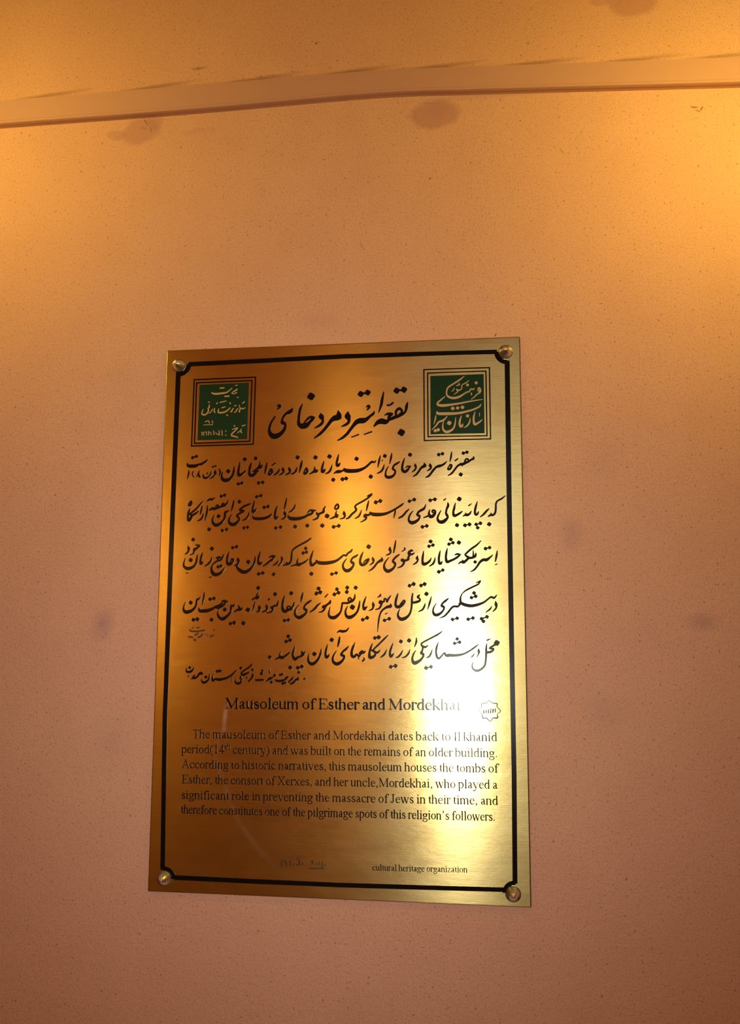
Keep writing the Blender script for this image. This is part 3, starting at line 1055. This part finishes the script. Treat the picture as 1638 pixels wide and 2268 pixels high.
1520 370 50 1440 420 46 1340 480 34 1350 495 40 1420 500 44 1400 540 46 1350 570 52 1280 580 52
1275 400 22 1265 500 44 1265 600 46 1250 780 42 1225 870 44 1150 940 52 1060 970 58 985 930 42 965 860 32 985 760 10
@signature_lettering
#395 1460 9.635
d 240 180 30 585 380 34 830 258 34 885 250 34 1330 190 34 1580 225 30
845 258 24 875 252 24
330 165 12 310 220 32 260 265 46 190 270 46 165 240 30 180 180 12
220 330 12 210 380 22
510 300 40 465 300 50 430 330 40 400 375 36 340 400 50 310 380 34 350 330 14
340 405 36 270 420 16
470 290 44 500 320 34
660 310 14 655 390 30 620 460 40 545 500 52 500 470 34 490 430 14
745 300 12 725 390 32 735 460 50 775 430 30 800 420 30
1235 235 14 1150 320 32 1060 385 40 960 420 48 860 435 56 790 420 40
1570 105 24 1500 175 36 1400 240 30 1345 300 36 1380 335 50 1440 310 42 1500 280 30
1340 350 20 1320 400 44 1345 430 34 1330 490 40 1265 520 50 1215 480 36 1240 420 12
1460 380 26 1460 410 26
1145 370 14 1145 480 16
1585 310 22 1585 350 50 1560 400 34 1500 470 32
#530 1460 9.635
d 470 305 36 490 245 28 870 335 30 910 322 28 680 490 32 750 345 34 930 515 36 975 505 28 1265 280 32 1385 420 26
640 195 12 640 290 30
520 430 14 500 440 36 420 445 44 350 445 40 345 425 14
720 380 20 660 410 50 620 430 40 570 475 14
1040 370 20 1010 390 44 960 440 40 850 465 50 775 450 40
1155 375 20 1110 430 40 1045 490 26
1245 380 14 1250 430 56 1210 430 40 1160 490 44 1090 530 34
@calligrapher_mark
#400 1375 13.65
345 225 30 395 205 30
490 210 40 560 205 40
280 250 20 290 300 50 400 320 44 560 310 44 720 285 44
440 430 50 520 390 40 510 340 30
250 480 50 370 500 40
420 580 70 470 580 30
530 500 50 600 470 50 660 400 50
760 380 20 750 440 20
820 390 20 815 460 20
900 470 60 960 450 50 1010 420 30
1010 290 44 1015 270 40
@star_mark
#1035 1530 16.38
765 330 18 850 410 26 920 450 30 1070 470 40 1070 580 28 1195 735 30 1080 840 22 1085 980 50 920 990 30 840 1100 22 780 1080 24 680 990 34 550 990 36 530 850 28 410 700 22 500 600 26 510 465 30 700 440 24 765 330 18
590 720 46 588 810 46
672 705 36 675 800 36
760 695 46 760 800 46
845 660 42 835 800 42
930 670 50 915 780 50
1005 655 40 1005 770 40
@maker_mark
#600 1880 6.825
160 165 14 158 260 20
185 190 14 215 180 14 205 250 14
240 200 14 235 260 14
280 195 14 300 190 14 285 265 14
320 250 14 360 225 14
400 120 10 400 170 16
430 160 14 425 230 20
390 240 18 440 235 18
470 200 14 485 250 18
600 190 14 640 185 14 620 230 14
690 215 18 700 240 16
730 190 14 735 245 14
775 190 16 772 280 18
815 230 14 820 250 14
570 292 12 650 296 14 800 296 12
@emblem_lettering
#930 810 10.2375
1005 235 20 900 320 50 760 410 50 640 490 48 605 560 46 600 650 48 650 710 66 760 735 76 880 710 70 980 650 48 1060 600 44 1110 590 44 1150 530 40 1200 540 50 1230 520 30
1160 620 30 1165 660 40
d 1270 390 62 1075 440 56 1075 1140 64 660 1300 84 740 970 70 850 960 64 960 945 70 345 1475 66 410 1455 66
1340 500 40 1360 540 64 1360 600 50 1290 650 40 1230 710 36 1150 770 18
1320 505 40 1310 560 36 1350 600 36
1110 330 16 1040 390 34 950 440 30 945 510 32 910 550 36 860 560 50 830 540 50 850 590 36 770 650 24
880 400 26 885 415 36
830 455 34 895 430 34
780 500 20 750 560 30 710 585 16
560 700 26 480 770 44 400 840 54 410 890 76 520 905 86 700 885 70 900 855 56 1100 815 46 1410 765 24
1385 865 20 1340 930 48 1220 990 56 1050 1040 64 850 1080 76 600 1090 90 400 1085 80 385 1030 20
1245 1045 20 1215 1160 56 1215 1270 62 1240 1330 76 1310 1300 56 1380 1250 40 1410 1215 14
1345 1080 30 1345 1160 10
1135 1180 14 1120 1280 46 1060 1370 44 985 1405 16
940 1125 18 905 1230 56 895 1330 64 925 1380 80 960 1350 50 965 1310 20
805 1165 14 795 1300 44 755 1420 54 660 1490 76 580 1500 80 520 1440 56 515 1340 36 540 1240 12
355 1120 18 345 1210 44 310 1330 16
615 1140 20 560 1210 46 500 1250 60 420 1280 50 360 1360 44 260 1460 16
@register_lettering
#436 848 7.75
690 115 24 640 145 22 600 180 18 640 190 16
680 165 22 655 185 18
600 95 18 560 130 18 510 165 24 430 180 30 340 190 32 280 185 28 255 168 14
400 92 22 465 88 22
480 232 24 550 230 24
660 48 14 695 40 14
695 245 16 710 255 16
835 425 10 790 445 22 750 440 18 735 470 24 730 500 24
725 385 14 740 430 16
785 352 20 815 325 18
700 440 18 670 490 20 645 510 16
650 397 20 670 390 18
625 440 20 600 480 24 585 502 20
575 358 24 565 340 16
570 430 20 530 470 22 480 500 26 410 515 28 365 500 24 378 440 12
430 430 20 485 413 16
400 338 20 505 312 14
342 358 24 350 342 18
310 430 12 295 480 22 312 510 20
270 450 14 240 500 18 205 522 14
212 375 14 212 420 26 190 440 18 200 470 22 170 530 24 120 550 28 85 525 22 112 450 12
203 330 22 215 336 18
515 552 24 525 560 22
#436 920 7.75
145 112 16 185 95 18
203 95 16 215 132 16
265 95 16 270 132 18
110 165 12 278 160 12
85 290 16 90 345 14
115 290 18 118 345 14
140 290 14 165 285 14 165 340 14
190 287 12 207 280 14 200 340 14
230 290 14 250 332 16
285 265 14 295 330 18
320 300 14 345 320 14
380 265 16 385 340 18
430 260 16 435 345 16
340 330 12 385 325 10
494 270 20 498 274 20
496 340 20 500 344 20
780 182 20 832 168 14
762 228 12 755 280 22 768 300 16
735 270 14 700 302 14
640 178 22 648 186 22
610 242 14 660 225 18 702 218 14 650 270 22 600 320 22 600 350 24 660 365 24 705 382 16
'''


def build_lettering(text):
    cur, b, ox, oy, s = None, None, 0, 0, 1
    thin = 1.0

    def flush():
        if cur is None:
            return
        if cur in ('emblem_lettering', 'register_lettering'):
            o = b.build('lettering', M_LETTER, panels['emblem_panel' if cur[0] == 'e' else 'register_panel'], 0.0006)
            o['label'] = 'bare brass lettering on green'
        else:
            o = b.build(cur, M_FAINT if cur in ('calligrapher_mark', 'maker_mark') else M_INK, plaque)
            o['label'] = {'title_lettering': 'large black Persian title', 'inscription_line': 'black Persian text line',
                          'signature_lettering': 'small black Persian signature line', 'calligrapher_mark': 'tiny faint calligrapher mark',
                          'star_mark': 'small eight pointed star mark', 'maker_mark': 'faint maker mark'}[cur]
    for ln in text.strip().splitlines():
        if ln[0] == '@':
            flush()
            cur, b = ln[1:], Paint()
            thin = {'emblem_lettering': 0.72, 'register_lettering': 0.95}.get(cur, 1.0)
        elif ln[0] == '#':
            ox, oy, s = [float(v) for v in ln[1:].split()]
        elif ln[0] == 'd':
            v = [float(q) for q in ln[1:].split()]
            for k in range(0, len(v), 3):
                u, w = ox + v[k] / s, oy + v[k + 1] / s
                dot(b, *pl(u, w), v[k + 2] / s * scale_at(u, w) * (0.62 if thin < 1 else 1.06))
        else:
            v = [float(q) for q in ln.split()]
            pts = []
            for k in range(0, len(v), 3):
                u, w = ox + v[k] / s, oy + v[k + 1] / s
                pts.append((*pl(u, w), (v[k + 2] / s * thin + (0.0 if thin < 1 else 0.3)) * scale_at(u, w)))
            ribbon(b, pts)
    flush()


build_lettering(LETTERING)

# ------------------------------------------------------------------ English lettering: a small roman alphabet drawn by strokes
# each glyph: advance | strokes; a stroke starts with ~ when curved; widths: b stem, m medium, n hairline, s serif
FONT = {
'a': (444, '~ 95,345,m 150,430,n 235,435,m 295,370,b 300,230,b 300,90,b 340,25,m 425,50,n; ~ 300,265,n 160,205,m 85,110,b 140,20,m 225,35,n 300,100,n'),
'b': (500, '85,660,b 85,20,b; 15,650,s 85,655,s; ~ 90,360,n 190,435,m 330,410,b 425,235,b 340,40,m 220,5,n 90,45,n'),
'c': (444, '~ 385,345,b 330,420,m 230,440,n 105,370,m 75,220,b 130,60,b 240,10,m 330,40,n 405,115,n'),
'd': (500, '385,660,b 385,20,b; 315,650,s 385,655,s; 385,15,s 480,20,s; ~ 385,370,n 280,435,m 150,390,b 75,215,b 150,35,m 260,10,n 385,80,n'),
'e': (444, '95,265,s 380,265,s; ~ 375,265,m 350,390,m 240,440,n 110,370,m 72,220,b 130,55,b 250,10,m 340,45,n 405,115,n'),
'f': (333, '~ 375,610,b 320,665,m 220,640,m 160,530,b 155,300,b 155,10,b; 30,430,s 310,430,s; 40,12,s 270,12,s'),
'g': (500, '~ 240,440,n 110,380,b 100,260,b 240,170,n 370,230,b 360,380,b 240,440,n; ~ 170,180,n 90,110,n 130,50,m 340,20,m 440,-50,m 380,-160,m 210,-205,n 70,-150,m 60,-60,m 140,20,n; 360,400,n 470,400,m'),
'h': (500, '90,660,b 90,10,b; 15,650,s 90,655,s; ~ 95,340,n 180,425,n 280,440,m 370,370,b 380,200,b 380,10,b; 15,12,s 165,12,s; 305,12,s 480,12,s'),
'i': (278, '140,440,b 140,10,b; 30,425,s 140,430,s; 30,12,s 250,12,s; 140,615,b 140,625,b'),
'k': (500, '95,660,b 95,10,b; 15,650,s 95,655,s; 20,12,s 175,12,s; 420,430,n 180,250,n; 200,270,m 310,140,b 430,15,b; 310,12,s 495,12,s; 300,435,s 480,435,s'),
'l': (278, '140,660,b 140,10,b; 30,650,s 140,655,s; 30,12,s 250,12,s'),
'm': (778, '95,440,b 95,10,b; 20,425,s 95,430,s; ~ 100,340,n 180,425,n 280,440,m 365,370,b 370,200,b 370,10,b; ~ 375,340,n 450,425,n 560,440,m 640,370,b 648,200,b 648,10,b; 20,12,s 170,12,s; 295,12,s 445,12,s; 570,12,s 750,12,s'),
'n': (500, '95,440,b 95,10,b; 20,425,s 95,430,s; ~ 100,340,n 180,425,n 290,440,m 375,370,b 382,200,b 382,10,b; 20,12,s 170,12,s; 305,12,s 480,12,s'),
'o': (500, '~ 250,435,n 140,390,m 75,225,b 140,55,m 250,15,n 360,60,m 425,225,b 360,395,m 250,435,n'),
'p': (500, '90,440,b 90,-205,b; 10,420,s 90,430,s; 10,-205,s 190,-205,s; ~ 95,350,n 190,435,m 330,410,b 425,235,b 340,40,m 220,5,n 95,60,n'),
'r': (333, '95,440,b 95,10,b; 15,425,s 95,430,s; ~ 100,330,n 170,425,n 250,440,m 310,400,b; 15,12,s 200,12,s'),
's': (389, '~ 310,320,n 285,410,m 190,440,m 90,385,m 110,290,b 210,225,b 310,150,b 295,45,m 190,12,m 85,50,m 55,140,n'),
't': (278, '~ 130,570,n 130,430,b 130,120,b 170,30,m 270,60,n; 20,430,s 255,430,s'),
'u': (500, '~ 95,440,b 95,200,b 110,65,b 190,15,m 290,45,n 375,120,n; 385,440,b 385,20,b; 10,432,s 95,432,s; 300,432,s 385,432,s; 385,15,s 480,22,s'),
'v': (500, '70,440,b 260,10,b; 260,10,n 420,440,n; 10,438,s 185,438,s; 335,438,s 490,438,s'),
'w': (722, '70,440,b 220,10,b; 220,10,n 360,400,n; 330,440,b 500,10,b; 500,10,n 650,440,n; 10,438,s 180,438,s; 270,438,s 430,438,s; 560,438,s 710,438,s'),
'x': (500, '80,440,b 410,10,b; 400,440,n 80,10,n; 15,438,s 200,438,s; 320,438,s 480,438,s; 15,12,s 160,12,s; 300,12,s 490,12,s'),
'y': (500, '70,440,b 270,20,b; ~ 430,440,n 270,20,n 200,-140,m 110,-195,m 50,-170,b; 10,438,s 185,438,s; 335,438,s 490,438,s'),
'z': (444, '50,425,n 390,425,n; 385,425,m 50,20,m; 50,18,n 405,18,n; 55,425,n 45,340,n; 400,18,n 415,110,n'),
'M': (889, '130,640,n 130,15,n; 140,650,b 430,60,b; 430,60,n 730,640,n; 745,645,b 745,15,b; 15,650,s 190,650,s; 700,650,s 870,650,s; 15,12,s 240,12,s; 630,12,s 870,12,s'),
'E': (611, '155,645,b 155,15,b; 20,648,s 545,648,s; 155,345,n 420,345,n; 20,14,s 560,14,s; 545,650,n 550,520,n; 420,430,n 420,260,n; 560,10,n 595,160,n'),
'T': (611, '305,645,b 305,15,b; 25,645,n 585,645,n; 25,650,n 20,500,n; 585,650,n 590,500,n; 190,12,s 420,12,s'),
'A': (722, '360,660,n 90,10,n; 360,660,b 620,10,b; 200,230,n 500,230,n; 15,12,s 210,12,s; 500,12,s 710,12,s'),
'X': (722, '120,650,b 610,15,b; 600,650,n 100,15,n; 20,650,s 290,650,s; 440,650,s 700,650,s; 10,12,s 220,12,s; 430,12,s 710,12,s'),
'J': (389, '~ 225,645,b 225,300,b 220,110,b 165,15,m 80,30,m 45,90,b; 90,650,s 370,650,s'),
'I': (333, '165,645,b 165,15,b; 20,650,s 315,650,s; 20,12,s 315,12,s'),
'1': (500, '260,670,b 260,10,b; 110,590,n 260,660,n; 120,12,s 395,12,s'),
'4': (500, '340,670,b 340,5,b; 330,660,n 40,200,n; 30,190,m 470,190,m'),
'.': (250, '125,40,b 125,50,b'),
',': (250, '~ 120,45,b 135,20,b 115,-80,n 70,-130,n'),
"'": (333, '~ 165,640,b 180,600,b 160,510,n 110,450,n'),
'(': (333, '~ 300,670,n 130,500,m 85,240,b 130,0,m 300,-170,n'),
')': (333, '~ 30,670,n 200,500,m 245,240,b 200,0,m 30,-170,n'),
}


def glyph_width(ch, bold):
    if ch in 'τη':
        return FONT['t' if ch == 'τ' else 'h'][0] * 0.72
    return FONT[ch][0] * (1.07 if bold else 1.0)


def draw_line(bm, text, a, c, size, bold=False):
    """text set between photograph points a and c (both on the baseline), words spread to fill it"""
    A, B = Vector(pl(*a)), Vector(pl(*c))
    k = size * scale_at((a[0] + c[0]) / 2, (a[1] + c[1]) / 2) / 1000.0
    ex = (B - A).normalized()
    ey = Vector((-ex.y, ex.x))
    words = text.split()
    tot = (B - A).length / k
    wid = [sum(glyph_width(ch, bold) for ch in w) for w in words]
    gap = (tot - sum(wid)) / max(1, len(words) - 1)
    sq = 1.0
    if gap < 190:                                  # squeeze the letters a little instead
        sq = (tot - 190 * (len(words) - 1)) / sum(wid)
        gap = 190
    if len(words) == 1:
        sq = tot / wid[0]
    TH_ = dict(b=135, m=85, n=52, s=48) if bold else dict(b=98, m=70, n=46, s=46)
    pen = 0.0
    for w in words:
        for ch in w:
            sup, g = 1.0, ch
            dy = 0
            if ch in 'τη':
                sup, g, dy = 0.72, ('t' if ch == 'τ' else 'h'), 330
            for st in FONT[g][1].split(';'):
                st = st.strip()
                sm = st[0] == '~'
                pts = []
                for q in st.lstrip('~ ').split():
                    x, y, wd = q.split(',')
                    fx = pen + float(x) * sup * sq * (1.07 if bold else 1.0)
                    fy = float(y) * sup + dy
                    pos = A + ex * (fx * k) + ey * (fy * k)
                    pts.append((pos.x, pos.y, TH_[wd] * k * (1.0 if sup == 1 else 0.8)))
                ribbon(bm, pts, sm, True)
            pen += glyph_width(ch, bold) * sq
        pen += gap


b = Paint()
draw_line(b, 'Mausoleum of Esther and Mordekhai', (498, 1569), (1020, 1572.5), 34, True)
o = b.build('heading_lettering', M_INK, plaque); o['label'] = 'bold black English heading'
BODY = [('The mausoleum of Esther and Mordekhai dates back to Il khanid', (426, 1634.5), (1101, 1641.5)),
        ('period(14τη century) and was built on the remains of an older building.', (402, 1667.5), (1102, 1677)),
        ('According to historic narratives, this mausoleum houses the tombs of', (402, 1701), (1103, 1711)),
        ('Esther, the consort of Xerxes, and her uncle,Mordekhai, who played a', (402, 1734.5), (1102, 1747)),
        ('significant role in preventing the massacre of Jews in their time, and', (401, 1769), (1103, 1782.5)),
        ("therefore constitutes one of the pilgrimage spots of this religion's followers.", (400, 1801), (1097, 1818))]
for txt, a, c in BODY:
    b = Paint()
    draw_line(b, txt, a, c, 27.5)
    o = b.build('english_line', M_INK, plaque); o['label'] = 'small black English text line'
b = Paint()
draw_line(b, 'cultural heritage organization', (824, 1927.5), (1035, 1932.5), 20)
o = b.build('credit_lettering', M_INK, plaque); o['label'] = 'tiny black English credit line'
